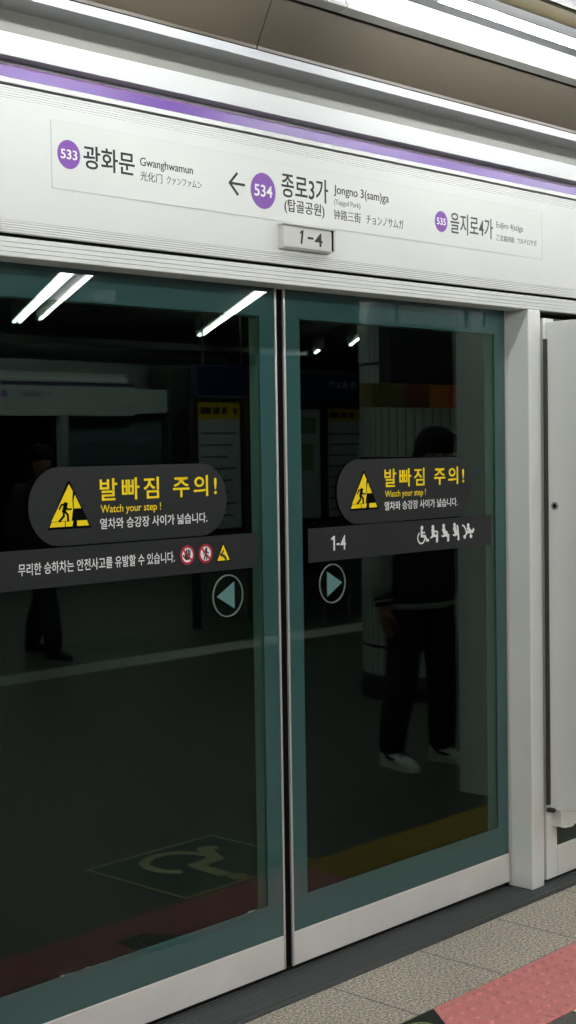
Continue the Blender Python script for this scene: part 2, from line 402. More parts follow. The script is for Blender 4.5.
text('station_name', '(탑골공원)', 3.289, 3.470, 2.380, 2.424, yS, ink, sg, .008)
text('station_name', 'Jongno 3(sam)ga', 3.516, 3.787, 2.456, 2.492, yS, ink, sg, .004)
text('station_name', '(Tapgol Park)', 3.516, 3.643, 2.426, 2.447, yS, inkl, sg, .0)
text('station_name', '钟路三街', 3.514, 3.644, 2.384, 2.416, yS, inkg, sg, .0)
text('station_name', 'チョンノサムガ', 3.672, 3.861, 2.386, 2.416, yS, inkg, sg, .0)
text('station_name', '을지로4가', 4.119, 4.368, 2.399, 2.470, yS, inkg, sg, .006)
text('station_name', 'Euljiro 4(sa)ga', 4.390, 4.556, 2.437, 2.465, yS, inkl, sg, .0)
text('station_name', '乙支路四街', 4.390, 4.502, 2.397, 2.419, yS, inkl, sg, .0)
text('station_name', 'ウルチロサガ', 4.520, 4.643, 2.399, 2.419, yS, inkl, sg, .0)
# small projecting plate 1-4 under the sign
pl = thing('door_number_plate', 'small white projecting plate reading 1-4 on the header below the station sign', 'sign', (3.38, HF, 2.31))
def rel(mb, o): bmesh.ops.translate(mb.bm, verts=mb.bm.verts[:], vec=-Vector(o.location)); return mb
y0 = HF-.022; HB = HF-.0006
rel(MB().prism_x([(HB, 2.272), (y0+.006, 2.272), (y0, 2.278), (y0, 2.336), (y0+.004, 2.343), (HB, 2.343)], 3.262, 3.478), pl).build('plate', grayw, pl)
rel(MB().prism_x([(HB, 2.343), (y0-.004, 2.343), (y0-.004, 2.3455), (HB, 2.3455)], 3.258, 3.496), pl).build('top_rim', grayw, pl)
rel(MB().prism_x([(HB, 2.278), (y0, 2.282), (y0, 2.343), (HB, 2.343)], 3.489, 3.496), pl).build('end_cap', grayw, pl)
tx = MB().plate([(3.336, 2.290), (3.3435, 2.290), (3.3500, 2.331), (3.3435, 2.331), (3.3340, 2.3255), (3.3335, 2.3195), (3.3410, 2.3235)], y0-.0006, y0).build('number_text', ink); tx2 = text('number_text', '4', 3.400, 3.436, 2.288, 2.329, y0, ink, None, .01)
ds = MB().plate([(3.368, 2.307), (3.394, 2.307), (3.394, 2.314), (3.368, 2.314)], y0-.0006, y0).build('number_dash', ink)
for t in (tx, tx2, ds):
    t.parent = pl
    for v in t.data.vertices: v.co -= Vector(pl.location)
rel(MB().box(3.4785, 3.4885, y0+.002, HB, 2.280, 2.342), pl).build('end_slot', blackgap, pl)

# back of the header: taupe wall panel above it and the fluorescent trough
f = MB(); f.prism_x([(.06, 2.825), (-.10, 2.825), (-.10, 2.856), (-.168, 2.988), (-.168, 3.0), (.06, 3.0)], XL, 3.175)
tag(f.build('taupe_panel', taupe), 'taupe sloping panel above the header, left of its vertical joint', 'panel', None)
f = MB(); f.prism_x([(.06, 2.825), (-.10, 2.825), (-.10, 2.856), (-.168, 2.988), (-.168, 3.0), (.06, 3.0)], 3.180, XR)
tag(f.build('taupe_panel', taupe), 'taupe sloping panel above the header, right of its vertical joint', 'panel', None)
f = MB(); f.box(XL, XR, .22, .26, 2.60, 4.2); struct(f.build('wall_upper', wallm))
def trough(x0, x1, name_label, tubes):
    T = thing('trough_light', name_label, 'ceiling light', ((x0+x1)/2, -.4, 3.09))
    o = T
    rel(MB().prism_x([(-.188, 2.986), (-.235, 2.9905), (-.235, 3.000), (-.230, 3.000), (-.230, 2.995), (-.188, 2.991)], x0, x1), o).build('lower_rail', grayw, T)
    rel(MB().prism_x([(-.178, 2.993), (-.226, 2.998), (-.231, 3.008), (-.208, 3.084), (-.15, 3.084), (-.15, 3.10), (-.178, 3.10)], x0, x1), o).build('side_flange', reflm, T)
    rel(MB().box(x0, x1, -.400, -.15, 3.085, 3.10), o).build('top_plate', troughm, T)
    rel(MB().prism_x([(-.402, 3.085), (-.462, 3.062), (-.550, 3.058), (-.556, 3.064), (-.556, 3.10), (-.402, 3.10)], x0, x1), o).build('olive_rail', olive, T)
    for a, b in tubes:
        rel(MB().tube([(a, -.50, 2.986), (b, -.50, 2.986)], .0135, 12), o).build('tube', tube_m, T, True)
        for xx, d in ((a, -1), (b, 1)):
            rel(MB().tube([(xx, -.50, 2.986), (xx+d*.012, -.50, 2.986), (xx+d*.03, -.50, 2.986)], [.0145, .0145, .012], 12).box(min(xx, xx+d*.05), max(xx, xx+d*.05), -.512, -.488, 2.985, 3.072), o).build('tube_socket', grayw, T, True)
trough(-2.6, 3.428, 'fluorescent trough light above the header, left of the joint', ((-2.2, -1.02), (-.82, .36), (.56, 1.74), (1.94, 3.12)))
trough(3.432, 9.4, 'fluorescent trough light above the header, right of the joint, tube in view', ((3.53, 4.71), (4.91, 6.09), (6.29, 7.47), (7.67, 8.85)))

# ================================================================== SLIDING DOORS
def leaf(name_label, x0, x1):
    """leaf x0..x1: aluminium edges, glass, teal border, back frame, ribbed bottom rail"""
    T = thing('sliding_glass_door', name_label, 'sliding door', ((x0+x1)/2, 0, .03)); o = T
    rel(MB().box(x0, x0+.008, -.002, .045, .032, 2.166), o).build('edge_strip', alum, T)
    rel(MB().box(x1-.008, x1, -.002, .045, .032, 2.166), o).build('edge_strip', alum, T)
    rel(MB().box(x0+.0085, x1-.0085, -.002, .045, .032, .1395, .0015), o).build('bottom_rail', alu, T)
    a, b, z0, z1 = x0+.009, x1-.009, .1395, 2.166
    w_, wb, wt = .066, .110, .088
    rel(MB().box(a, b, .003, .011, z0, z1), o).build('glass_pane', glassm, T)
    def rg(y0, y1, ww, wbb, wtt):
        q = MB(); q.box(a, a+ww, y0, y1, z0, z1); q.box(b-ww, b, y0, y1, z0, z1)
        q.box(a+ww, b-ww, y0, y1, z0, z0+wbb); q.box(a+ww, b-ww, y0, y1, z1-wtt, z1); return rel(q, o)
    rg(.0, .0028, w_, wb, wt).build('teal_border', frit, T)
    rg(.012, .045, w_, wb-.035, wt).build('inner_frame', backframe, T)
    return T
LX0, LX1, RX0, RX1 = 2.143, 3.3455, 3.3775, 4.580
dl = leaf('left sliding glass door with left-pointing arrow and full-width safety notice band', LX0, LX1)
dr = leaf('right sliding glass door with right-pointing arrow and accessibility pictograms', RX0, RX1)
f = MB(); f.box(LX1+.001, RX0-.001, .004, .04, .034, 2.164)
tag(f.build('rubber_seal', blackgap), 'black rubber seal in the gap between the two sliding doors', 'seal')
yT = -.0012
def tri(mb, x0, x1, z0, z1, inset=0):
    cx = (x0+x1)/2; k = inset
    mb.plate([(x0+k*1.7, z0+k), (x1-k*1.7, z0+k), (cx, z1-k*2.1)], 0, .0004); return mb
def shift(mb, y): bmesh.ops.translate(mb.bm, verts=mb.bm.verts[:], vec=(0, y, 0)); return mb
def fallsign(T, st, x0, x1, z0, z1):
    """yellow warning triangle: person stepping over a platform gap at a curved train side"""
    W = x1-x0; H = z1-z0
    P = lambda u, v: (x0+u*W, z0+v*H)
    def add(mb, name, mt): 
        bmesh.ops.translate(mb.bm, verts=mb.bm.verts[:], vec=-Vector(T.location)); return mb.build(name, mt, st)
    add(MB().plate([P(0, 0), P(1, 0), P(.97, .05), P(.52, 1), P(.48, 1), P(.03, .05)], yT-.0004, yT), 'triangle_border', deepblack)
    y = MB(); a, b = yT-.0008, yT-.0004
    y.plate([P(.09, .165), P(.38, .165), P(.545, .165), P(.58, .40), P(.57, .62), P(.585, .78), P(.5, .93)], a, b)
    y.plate([P(.05, .05), P(.39, .05), P(.39, .155), P(.10, .155)], a, b)
    y.plate([P(.41, .05), P(.56, .05), P(.585, .165), P(.41, .155)], a, b)
    y.plate([P(.67, .05), P(.94, .05), P(.895, .165), P(.67, .165)], a, b)
    y.plate([P(.60, .42), P(.77, .42), P(.63, .70), P(.60, .60)], a, b)
    y.plate([(x+W*.655, z+H*.29) for x, z in disc(0, 0, H*.045, 14)], a, b)
    add(y, 'triangle_fill', yellow)
    k = MB(); a, b = yT-.0012, yT-.0008
    k.plate([(x+W*.43, z+H*.575) for x, z in disc(0, 0, H*.034, 14)], a, b)
    k.stroke([P(.42, .52), P(.375, .37)], W*.085, a, b); k.stroke([P(.39, .37), P(.46, .29), P(.465, .17)], W*.045, a, b)
    k.stroke([P(.37, .37), P(.37, .27), P(.27, .17)], W*.045, a, b); k.stroke([P(.41, .52), P(.32, .505), P(.27, .42)], W*.032, a, b)
    k.stroke([P(.41, .50), P(.45, .41), P(.54, .41)], W*.032, a, b)
    add(k, 'falling_figure', deepblack)
def sub(T, mb, name, mt, parent):
    bmesh.ops.translate(mb.bm, verts=mb.bm.verts[:], vec=-Vector(T.location)); return mb.build(name, mt, parent)
def stext(T, parent, name, s, x0, x1, z0, z1, mt, wgt=0, y=None, track=1.0):
    o = text(name, s, x0, x1, z0, z1, yT if y is None else y, mt, None, wgt, thick=.0004, track=track); o.parent = parent
    for v in o.data.vertices: v.co -= Vector(T.location)
    return o
def warn(T, x0, x1, dx):
    st = sub(T, MB().plate(pill(x0, x1, 1.4185, 1.631, .1062), yT, 0.0), 'warning_sticker', sticker, T)
    fallsign(T, st, x0+.061, x0+.212, 1.4635, 1.5935)
    stext(T, st, 'warning_text', '발빠짐 주의!', x0+.244, x0+.693, 1.5345, 1.5965, yellow, .012, track=1.28)
    stext(T, st, 'english_text', 'Watch your step !', x0+.246, x0+.469, 1.495, 1.5235, yellow, .004)
    stext(T, st, 'gap_text', '열차와 승강장 사이가 넓습니다.', x0+.243, x0+.652, 1.4565, 1.4865, whitev, .008)
warn(dl, 2.384, 3.118, 0); warn(dr, 3.619, 4.353, 0)
# left band
bd = sub(dl, MB().plate([(2.153, 1.3095), (3.242, 1.3095), (3.242, 1.4145), (2.153, 1.4145)], yT+.0002, 0), 'notice_band', sticker, dl)
stext(dl, bd, 'notice_text', '무리한 승하차는 안전사고를 유발할 수 있습니다.', 2.347, 2.903, 1.347, 1.3795, whitev, .008)
def prohibit(cx, kind):
    r = .0285; cz = 1.3645
    a = yT-.0004
    sub(dl, MB().plate(disc(cx, cz, r), a, yT), 'prohibition_ring', red, bd)
    sub(dl, MB().plate(disc(cx, cz, r*.74), a-.0003, a), 'prohibition_field', whitev, bd)
    k = MB(); a2 = a-.0006
    if kind == 'hand':
        k.plate([(cx-.009, cz-.014), (cx+.007, cz-.014), (cx+.010, cz+.002), (cx-.011, cz+.002)], a2, a-.0003)
        for i, h in enumerate((.011, .015, .016, .013)): k.stroke([(cx-.009+i*.0058, cz), (cx-.010+i*.0066, cz+h)], .0048, a2, a-.0003)
        k.stroke([(cx-.008, cz-.010), (cx-.017, cz-.001)], .005, a2, a-.0003)
    else:
        k.plate([(x+cx+.002, z+cz+.0135) for x, z in disc(0, 0, .0045, 12)], a2, a-.0003)
        k.stroke([(cx+.001, cz+.008), (cx-.001, cz-.004)], .009, a2, a-.0003)
        k.stroke([(cx-.001, cz-.004), (cx+.005, cz-.010), (cx+.003, cz-.017)], .0048, a2, a-.0003)
        k.stroke([(cx-.002, cz-.004), (cx-.007, cz-.016)], .0048, a2, a-.0003)
        k.stroke([(cx-.010, cz+.001), (cx, cz+.006), (cx+.011, cz+.002)], .004, a2, a-.0003)
    sub(dl, k, 'prohibited_'+kind, ink, bd)
    s = MB(); d = r*.80/1.414; s.stroke([(cx-d, cz+d), (cx+d, cz-d)], .006, a-.0009, a-.0006); sub(dl, s, 'prohibition_slash', red, bd)
prohibit(2.953, 'hand'); prohibit(3.0265, 'figure')
sub(dl, MB().plate([(3.068, 1.3365), (3.131, 1.3365), (3.1015, 1.391), (3.0975, 1.391)], yT-.0004, yT), 'caution_border', deepblack, bd)
sub(dl, MB().plate([(3.0735, 1.3395), (3.1255, 1.3395), (3.0995, 1.3865)], yT-.0007, yT-.0004), 'caution_fill', yellow, bd)
k = MB(); k.stroke([(3.088, 1.358), (3.104, 1.351), (3.110, 1.343)], .008, yT-.001, yT-.0007); k.stroke([(3.094, 1.362), (3.100, 1.368)], .005, yT-.001, yT-.0007); sub(dl, k, 'caution_symbol', ink, bd)
# right band
bd = sub(dr, MB().plate([(3.478, 1.306), (4.476, 1.306), (4.476, 1.4145), (3.478, 1.4145)], yT+.0002, 0), 'notice_band', sticker, dr)
sub(dr, MB().plate([(3.5985, 1.338), (3.6065, 1.338), (3.6065, 1.3855), (3.6000, 1.3855), (3.5890, 1.3790), (3.5890, 1.3715), (3.5985, 1.3760)], yT-.0004, yT), 'door_number_text', whitev, bd)
sub(dr, MB().plate([(3.6145, 1.3545), (3.6290, 1.3545), (3.6290, 1.3610), (3.6145, 1.3610)], yT-.0004, yT), 'door_number_dash', whitev, bd)
stext(dr, bd, 'door_number_text', '4', 3.6330, 3.6605, 1.338, 1.3855, whitev, .008)
def picto(x0, kind):
    k = MB(); a, b = yT-.0005, yT; z = 1.334
    def D(u, v, r): k.plate([(p+x0+u, q+z+v) for p, q in disc(0, 0, r, 14)], a, b)
    def St(w_, *p): k.stroke([(x0+u, z+v) for u, v in p], w_, a, b)
    if kind == 'wheelchair_user':
        D(.034, .054, .0075); St(.010, (.032, .044), (.032, .026), (.052, .024)); St(.008, (.052, .024), (.062, .008), (.070, .010)); St(.006, (.033, .038), (.048, .037))
        ring_plate(k, x0+.030, z+.020, .0225, .0170, a, b, 22, R(120), R(360))
    elif kind == 'person_with_cane':
        D(.018, .054, .0075); St(.016, (.018, .042), (.020, .026)); St(.009, (.020, .024), (.040, .022), (.040, .002)); St(.006, (.02, .040), (.044, .036), (.044, .004)); St(.006, (.006, .018), (.016, .020))
    elif kind == 'pregnant_person':
        D(.016, .055, .0075); St(.017, (.016, .042), (.024, .026)); St(.012, (.024, .024), (.042, .020), (.042, .003)); St(.011, (.020, .036), (.034, .030)); St(.006, (.006, .020), (.018, .018))
    elif kind == 'person_with_infant':
        D(.014, .056, .0075); St(.016, (.014, .044), (.022, .026)); St(.010, (.022, .024), (.036, .020), (.037, .003)); St(.010, (.032, .044), (.034, .028)); D(.030, .050, .005); St(.006, (.006, .020), (.018, .018))
    else:
        D(.038, .050, .0075); St(.014, (.036, .040), (.048, .030)); St(.006, (.004, .052), (.016, .046), (.030, .020)); St(.010, (.026, .026), (.064, .026), (.070, .034)); D(.016, .010, .0075); D(.054, .010, .0075); St(.005, (.030, .022), (.016, .010)); St(.005, (.05, .022), (.054, .010))
    sub(dr, k, kind, whitev, bd)
for kk, xx in zip(('wheelchair_user', 'person_with_cane', 'pregnant_person', 'person_with_infant', 'pushchair'), (4.030, 4.108, 4.172, 4.238, 4.296)): picto(xx, kk)
# arrow stickers
for T, cx, d in ((dl, 3.1185, -1), (dr, 3.594, 1)):
    cz = 1.2315
    st = sub(T, ring_plate(MB(), cx, cz, .0640, .0605, -.0008, .0028), 'arrow_ring', ringm, T)
    sub(T, MB().plate([(cx+d*.046, cz), (cx-d*.026, cz+.040), (cx-d*.026, cz-.040)], -.0008, .0028), 'door_arrow', arrowm, st)
# ================================================================== PILLARS, SIDE SCREENS
f = MB(); f.box(4.588, 4.668, -.095, .10, .012, 2.166, .004)
tag(f.build('door_pillar', white2), 'white square pillar between the right sliding door and the side screen', 'pillar')
f = MB(); f.box(4.580, 4.590, .012, .05, .012, 2.166); tag(f.build('pillar_seal', blackgap), 'black rubber strip between the right sliding door and the white pillar', 'seal')
f = MB(); f.box(2.048, 2.128, -.095, .10, .012, 2.166, .004)
tag(f.build('door_pillar', white2), 'white square pillar left of the left sliding door', 'pillar')
def side_screen(x0, x1, label, rt=True):
    T = thing('side_screen', label, 'screen', ((x0+x1)/2, -.09, .026)); o = T
    y0, y1 = -.088, -.05
    for xs in (x0, x1-.072): rel(MB().box(xs, xs+.072, y0, y1, .026, 2.14, .002), o).build('stile', white2, T)
    rel(MB().box(x0+.0735, x1-.0735, y0, y1, .026, .142, .002), o).build('bottom_rail', alu, T)
    rel(MB().box(x0+.0735, x1-.0735, y0, y1, 2.09, 2.14, .002), o).build('top_rail', darkmetal, T)
    rel(MB().box(x0+.0735, x1-.0735, y0+.006, y1, .142, 2.09), o).build('glass_pane', glassd, T)
    return T
ss = side_screen(4.694, 5.90, 'fixed side screen with white frame and dark glass right of the white pillar')
side_screen(.80, 2.02, 'fixed side screen left of the left sliding door')
side_screen(-.44, .78, 'outermost fixed side screen on the left')
side_screen(5.92, 7.14, 'second fixed side screen to the right of the white pillar')
side_screen(7.16, 8.38, 'third fixed side screen to the right of the white pillar')
side_screen(8.40, 9.62, 'farthest fixed side screen to the right of the white pillar')
# long cover board standing out from the side screen, hinged at its left edge
pd = thing('hinged_panel', 'tall white hinged panel swung out beside the pillar with round keyhole', 'panel', (4.690, -.10, .307))
q = MB(); q.box(4.687, 4.712, -.300, -.104, .307, 2.124, .003); rel(q, pd).build('panel_board', white2, pd)
q = MB(); q.box(4.6845, 4.690, -.300, -.284, .31, 2.121, .001); rel(q, pd).build('folded_edge', white2, pd)
q = MB()
for i in range(20):
    t0 = 2*PI*i/20; t1 = 2*PI*(i+1)/20; c = (-.139, 1.442)
    a = [(4.6845, c[0]+rr*math.cos(t), c[1]+rr*math.sin(t)) for t, rr in ((t0, .0150), (t1, .0150), (t1, .0085), (t0, .0085))]
    b = [(4.689, p[1], p[2]) for p in a]
    va = [q.bm.verts.new(p) for p in a]; vb = [q.bm.verts.new(p) for p in b]
    for j in range(4): q.bm.faces.new((va[j], va[(j+1) % 4], vb[(j+1) % 4], vb[j]))
    q.bm.faces.new(va)
kh = rel(q, pd).build('lock_ring', steel, pd)
rel(MB().tube([(4.6862, -.139, 1.442), (4.6890, -.139, 1.442)], .0087, 14), pd).build('keyhole', blackgap, kh)
q = MB(); q.prism_z([(4.672, -.102), (4.690, -.106), (4.690, -.112), (4.676, -.112), (4.670, -.108)], .32, 2.06); rel(q, pd).build('hinge_strip', darkmetal, pd)
q = MB(); q.box(4.676, 4.696, -.128, -.10, .292, .305); rel(q, pd).build('hinge_foot', darkmetal, pd)
br = MB(); br.plate([(4.735, .226), (4.760, .218), (4.812, .213), (4.845, .222), (4.90, .222), (4.90, .290), (4.735, .290)], -.125, -.088)
tag(br.build('bracket', white2), 'small white chamfered bracket at the foot of the hinged panel', 'bracket')

# ================================================================== TACTILE STRIP AND FLOOR SIGNS
def tile(x0, x1, y0, y1, mt, name):
    q = MB(); g = .0018; q.box(x0+g, x1-g, y0+g, y1-g, -.03, .0015, .0012)
    n = 6; px = .053
    for i in range(n):
        for j in range(n):
            cx = x0+.0265+i*.0534; cy = y0+.026+j*.0526
            if cx > x1-.012: continue
            q.lathe([(.0155, .0012), (.0135, .0045), (.009, .0065), (.0045, .0070), (.0001, .0071)], cx, cy, 10)
    return q.build(name, mt)
ORD = ['first', 'second', 'third', 'fourth', 'fifth', 'sixth', 'seventh']
g1, g2 = 'red tactile paving tiles along the kerb', 'yellow tactile paving tiles along the kerb'
YT0, YT1 = -.823, -.503
q = MB(); q.prism_z([(3.4485, -.505), (3.653, -.505), (3.653, -.8215), (3.2185, -.8215), (3.2185, -.668), (3.3325, -.668), (3.380, -.60)], -.03, .0015)
for i in range(8):
    for j in range(6):
        cx, cy = 3.655-.0265-i*.0534, -.823+.026+j*.0526
        if cx > 3.24 and (cy < -.69 or cx > 3.447+(cy+.505)*.72+.022): q.lathe([(.0155, .0012), (.0135, .0045), (.009, .0065), (.0045, .0070), (.0001, .0071)], cx, cy, 10)
tag(q.build('tactile_tile', pink), 'cut red tactile tile wrapping the slanted edge of the dark floor plate', 'tactile tile', g1)
for i in range(2):
    tag(tile(3.655+.32*i, 3.975+.32*i, YT0, YT1, pink, 'tactile_tile'), 'full red tactile tile, %s to the right after the cut tile by the dark plate' % ORD[i], 'tactile tile', g1)
for i in range(4):
    tag(tile(3.215-.32*(i+1), 3.215-.32*i, YT0, YT1, pink, 'tactile_tile'), 'full red tactile tile, %s to the left of the dark floor plate' % ORD[i], 'tactile tile', g1)
for i in range(6):
    tag(tile(4.295+.32*i, 4.615+.32*i, YT0, YT1, ylw, 'tactile_tile'), 'yellow tactile tile, %s in the yellow row beyond the red tiles' % ORD[i], 'tactile tile', g2)
# dark plate with pale ring in the strip
dp = thing('floor_plate', 'dark floor plate with pale yellow ring set between red tactile tiles', 'floor plate', (3.33, -.58, 0))
rel(MB().prism_z([(3.217, -.505), (3.446, -.505), (3.3775, -.60), (3.3305, -.666), (3.217, -.666)], -.03, .001), dp).build('plate', mat('dark_plate', (.012, .018, .014, 1), .4), dp)
q = MB()
for k in range(28):
    t0, t1 = 2*PI*k/28, 2*PI*(k+1)/28
    q.prism_z([(3.305+.040*math.cos(t0), -.575+.040*math.sin(t0)), (3.305+.048*math.cos(t0), -.575+.048*math.sin(t0)), (3.305+.048*math.cos(t1), -.575+.048*math.sin(t1)), (3.305+.040*math.cos(t1), -.575+.040*math.sin(t1))], .001, .002)
rel(q, dp).build('ring_mark', mat('ring_mark_paint', srgb(150, 150, 96), .5), dp)
# wheelchair sign let into the floor
def floor_sign(cx, cy, label, sx, sy, detail, rz=0):
    T = thing('wheelchair_floor_sign', label, 'floor sign', (cx, cy, 0), rz)
    MB().box(-sx, sx, -sy, sy, 0.0005, .003).build('plate', green, T)
    if not detail: return T
    q = MB(); b = .014
    for a in ((-sx, sx, -sy, -sy+b), (-sx, sx, sy-b, sy), (-sx, -sx+b, -sy+b, sy-b), (sx-b, sx, -sy+b, sy-b)): q.box(a[0], a[1], a[2], a[3], .003, .0045)
    q.build('border', brass, T)
    q = MB(); z0 = .003; zs = iter([.0048+.00015*i for i in range(60)])
    def D(u, v, r): q.prism_z([(u+r*math.cos(2*PI*k/20), v+r*math.sin(2*PI*k/20)) for k in range(20)], z0, next(zs))
    def St(w_, *p):
        for (ax, ay), (bx, by) in zip(p, p[1:]):
            d = Vector((bx-ax, by-ay)).normalized(); n = Vector((-d.y, d.x))*w_/2; e = d*w_*.3
            q.prism_z([(ax-e.x+n.x, ay-e.y+n.y), (ax-e.x-n.x, ay-e.y-n.y), (bx+e.x-n.x, by+e.y-n.y), (bx+e.x+n.x, by+e.y+n.y)], z0, next(zs))
    D(-.015, .235, .040)
    St(.062, (-.03, .165), (-.02, .02)); St(.062, (-.02, .0), (.10, -.01), (.175, -.155)); St(.05, (.175, -.155), (.215, -.135))
    for k in range(26):
        t0, t1 = R(128)+R(232)*k/26, R(128)+R(232)*(k+1)/26; c = (-.03, -.085); ri, ro = .118, .160
        q.prism_z([(c[0]+ri*math.cos(t0), c[1]+ri*math.sin(t0)), (c[0]+ro*math.cos(t0), c[1]+ro*math.sin(t0)), (c[0]+ro*math.cos(t1), c[1]+ro*math.sin(t1)), (c[0]+ri*math.cos(t1), c[1]+ri*math.sin(t1))], z0, .0047)
    q.build('wheelchair_symbol', brass, T)
    return T
floor_sign(4.045, -1.125, 'green square floor sign with pale wheelchair symbol beside the red tactile tiles', .35, .295, True)
floor_sign(8.12, -6.62, 'plain dark green floor plate behind the walking person', .45, .30, False)

# ================================================================== REFLECTED SIDE OF THE PLATFORM
def linear_light(a, b, z, tubes, label, wd=.10, ext0=0, ext1=0):
    A = Vector((a[0], -a[1], z)); B = Vector((b[0], -b[1], z)); d = (B-A).normalized(); A = A-d*ext0; B = B+d*ext1
    L = (B-A).length; ang = math.atan2(d.y, d.x)
    T = thing('ceiling_light', label, 'ceiling light', (A+B)/2, ang, 'strip lights on the platform ceiling')
    q = MB(); q.prism_x([(-wd/2, .05), (-wd/2+.01, .018), (wd/2-.01, .018), (wd/2, .05), (wd/2, 3.066-z), (-wd/2, 3.066-z)], -L/2-.02, L/2+.02); q.build('housing', grayw, T)
    n = len(tubes)
    for off in tubes: MB().tube([(-L/2, off, 0), (L/2, off, 0)], .015, 10).build('tube', lamp_m, T, True)
    for s_ in (-1, 1): MB().box(s_*(L/2+.008)-.012, s_*(L/2+.008)+.012, min(tubes)-.016, max(tubes)+.016, -.012, .03).build('tube_socket', grayw, T)
ZL = 2.9
linear_light((6.555, 5.04), (8.60, 8.36), ZL, (-.026, .026), 'twin-tube ceiling strip light, larger of the pair left of the camera dome', .11, .7)
linear_light((6.78, 5.08), (8.60, 8.00), ZL, (0,), 'single-tube ceiling strip light directly beside the camera dome', .07, .7)
linear_light((8.57, 5.14), (11.18, 8.54), ZL, (-.018, .018), 'ceiling strip light seen at the top centre above the navy sign', .12, .5)
linear_light((12.87, 7.69), (13.78, 8.63), ZL, (0,), 'short ceiling strip light beside the tiled column', .10, .5)
linear_light((14.02, 9.34), (14.57, 9.92), ZL, (0,), 'smallest and farthest ceiling strip light', .10)
# added fill rows of strip lights, nearer than the ceiling mirrored in the glass
for i, (x0, yy) in enumerate(((-2.0, 2.4), (1.2, 2.4), (4.4, 2.4), (7.6, 2.4))):
    linear_light((x0, yy), (x0+2.4, yy), 2.93, (-.03, .03), 'added unseen twin-tube strip light over the platform edge, %s of its row' % ORD[i], .15)
for i, x0 in enumerate((-4.4, -1.4, 1.6)):  # added unseen row, lights the hinged panel from the left
    linear_light((x0, 4.6), (x0+2.4, 4.6), 2.93, (-.03, .03), 'added unseen twin-tube strip light in mid platform, %s of its row' % ORD[i], .15)
# camera dome
cd = thing('security_camera', 'grey dome security camera hanging from the ceiling beside the strip lights', 'camera', (5.95, -4.0, 2.52))
MB().tube([(0, 0, .142), (0, 0, .546)], .012, 12).build('stem', grayw, cd, True)
MB().box(-.085, .085, -.085, .085, .062, .142, .008).build('housing', mat('camera_grey', (.75, .79, .84, 1), .4), cd)
MB().ball((0, 0, .060), .055, (1, 1, 1)).build('lens_dome', mat('black_dome', (.01, .01, .01, 1), .08), cd, True)
# info wall at mid platform
iw = MB(); iw.box(10.2, 14.0, -7.6, -6.92, 0, 2.45); struct(iw.build('wall_middle', mat('stair_wall', (.12, .14, .13, 1), .6, noise=.1, nscale=3)))
navy = mat('navy_sign', srgb(16, 26, 58), .5)
bw = mat('white_board', (.50, .54, .56, 1), .45, noise=.12, nscale=6)
blk = mat('black_frame', (.012, .012, .012, 1), .5)
yb = mat('yellow_header', srgb(196, 166, 20), .5)
def board(x0, x1, z0, z1, y, label, head, txt=None, post=False, dark=False):
    T = thing('notice_board', label, 'notice board', ((x0+x1)/2, y, 0 if post else z0)); o = T
    q = MB(); w_ = .04
    q.box(x0-w_, x0, y-.06, y+.02, 0 if post else z0-w_, z1+w_); q.box(x1, x1+w_, y-.06, y+.02, z0-w_, z1+w_)
    q.box(x0, x1, y-.06, y+.02, z1, z1+w_); q.box(x0, x1, y-.06, y+.02, z0-w_, z0)
    rel(q, o).build('frame', blk, T)
    p = rel(MB().box(x0, x1, y-.05, y, z0, z1 if not head else z1-head), o).build('panel', bw, T)
    if head:
        h = rel(MB().box(x0, x1, y-.05, y+.004, z1-head, z1), o).build('header_strip', yb, T)
        for k, (a, b) in enumerate(((.08, .16), (.3, .42), (.48, .62), (.68, .92))):
            rel(MB().plate([(x1-(x1-x0)*a, z1-head*.7), (x1-(x1-x0)*b, z1-head*.7), (x1-(x1-x0)*b, z1-head*.3), (x1-(x1-x0)*a, z1-head*.3)], y+.004, y+.0055), o).build('header_mark', ink, h)
        q = MB()
        for k in range(8): q.box(x0+.05, x1-.05-(k % 3)*.06, y, y+.001, z1-head-.14-k*.11, z1-head-.12-k*.11)
        rel(q, o).build('printed_lines', inkl, T)
    else:
        q = MB(); q.box(x0+.05, x1-.05, y, y+.001, z1-.25, z1-.08); q.box(x0+.05, x1-.1, y, y+.001, z1-.62, z1-.35); rel(q, o).build('printed_blocks', mat('green_print', srgb(120, 150, 110), .5), T)
    return T
board(9.40, 9.96, .92, 2.10, -6.75, 'standing notice board with yellow header on a black post, left of the wall', .16, post=True)
board(10.80, 11.26, .95, 2.05, -6.90, 'white and green poster board without yellow header on the middle wall', 0)
board(11.36, 11.98, .95, 2.06, -6.90, 'notice board with yellow header mounted on the middle wall by the column', .13)
ns = thing('hanging_sign', 'dark navy sign hanging above the standing notice board', 'sign', (9.74, -6.75, 2.16))
MB().box(-.36, .36, -.05, .05, 0, .28, .006).build('sign_box', navy, ns)
for s_ in (-.25, .25): MB().tube([(s_, 0, .28), (s_, 0, .906)], .012, 8).build('hanger_rod', blk, ns)
bs = thing('station_name_sign', 'blue station name sign with white lettering over the notice boards', 'sign', (11.25, -6.86, 2.115))
MB().box(-.62, .75, -.05, .05, 0, .28, .006).build('sign_box', mat('blue_sign', srgb(20, 44, 86), .5), bs)
t = text('sign_text', '종로3가', .05, .50, .14, .22, .051, mat('pale_sign_text', (.6, .65, .7, 1), .5), None, .01, True); t.parent = bs
for s_, a, b in (('Jongno', .30, .50), ('3(sam)ga', .05, .27)): t = text('sign_text', s_, a, b, .06, .11, .051, inkl, None, .0, True); t.parent = bs
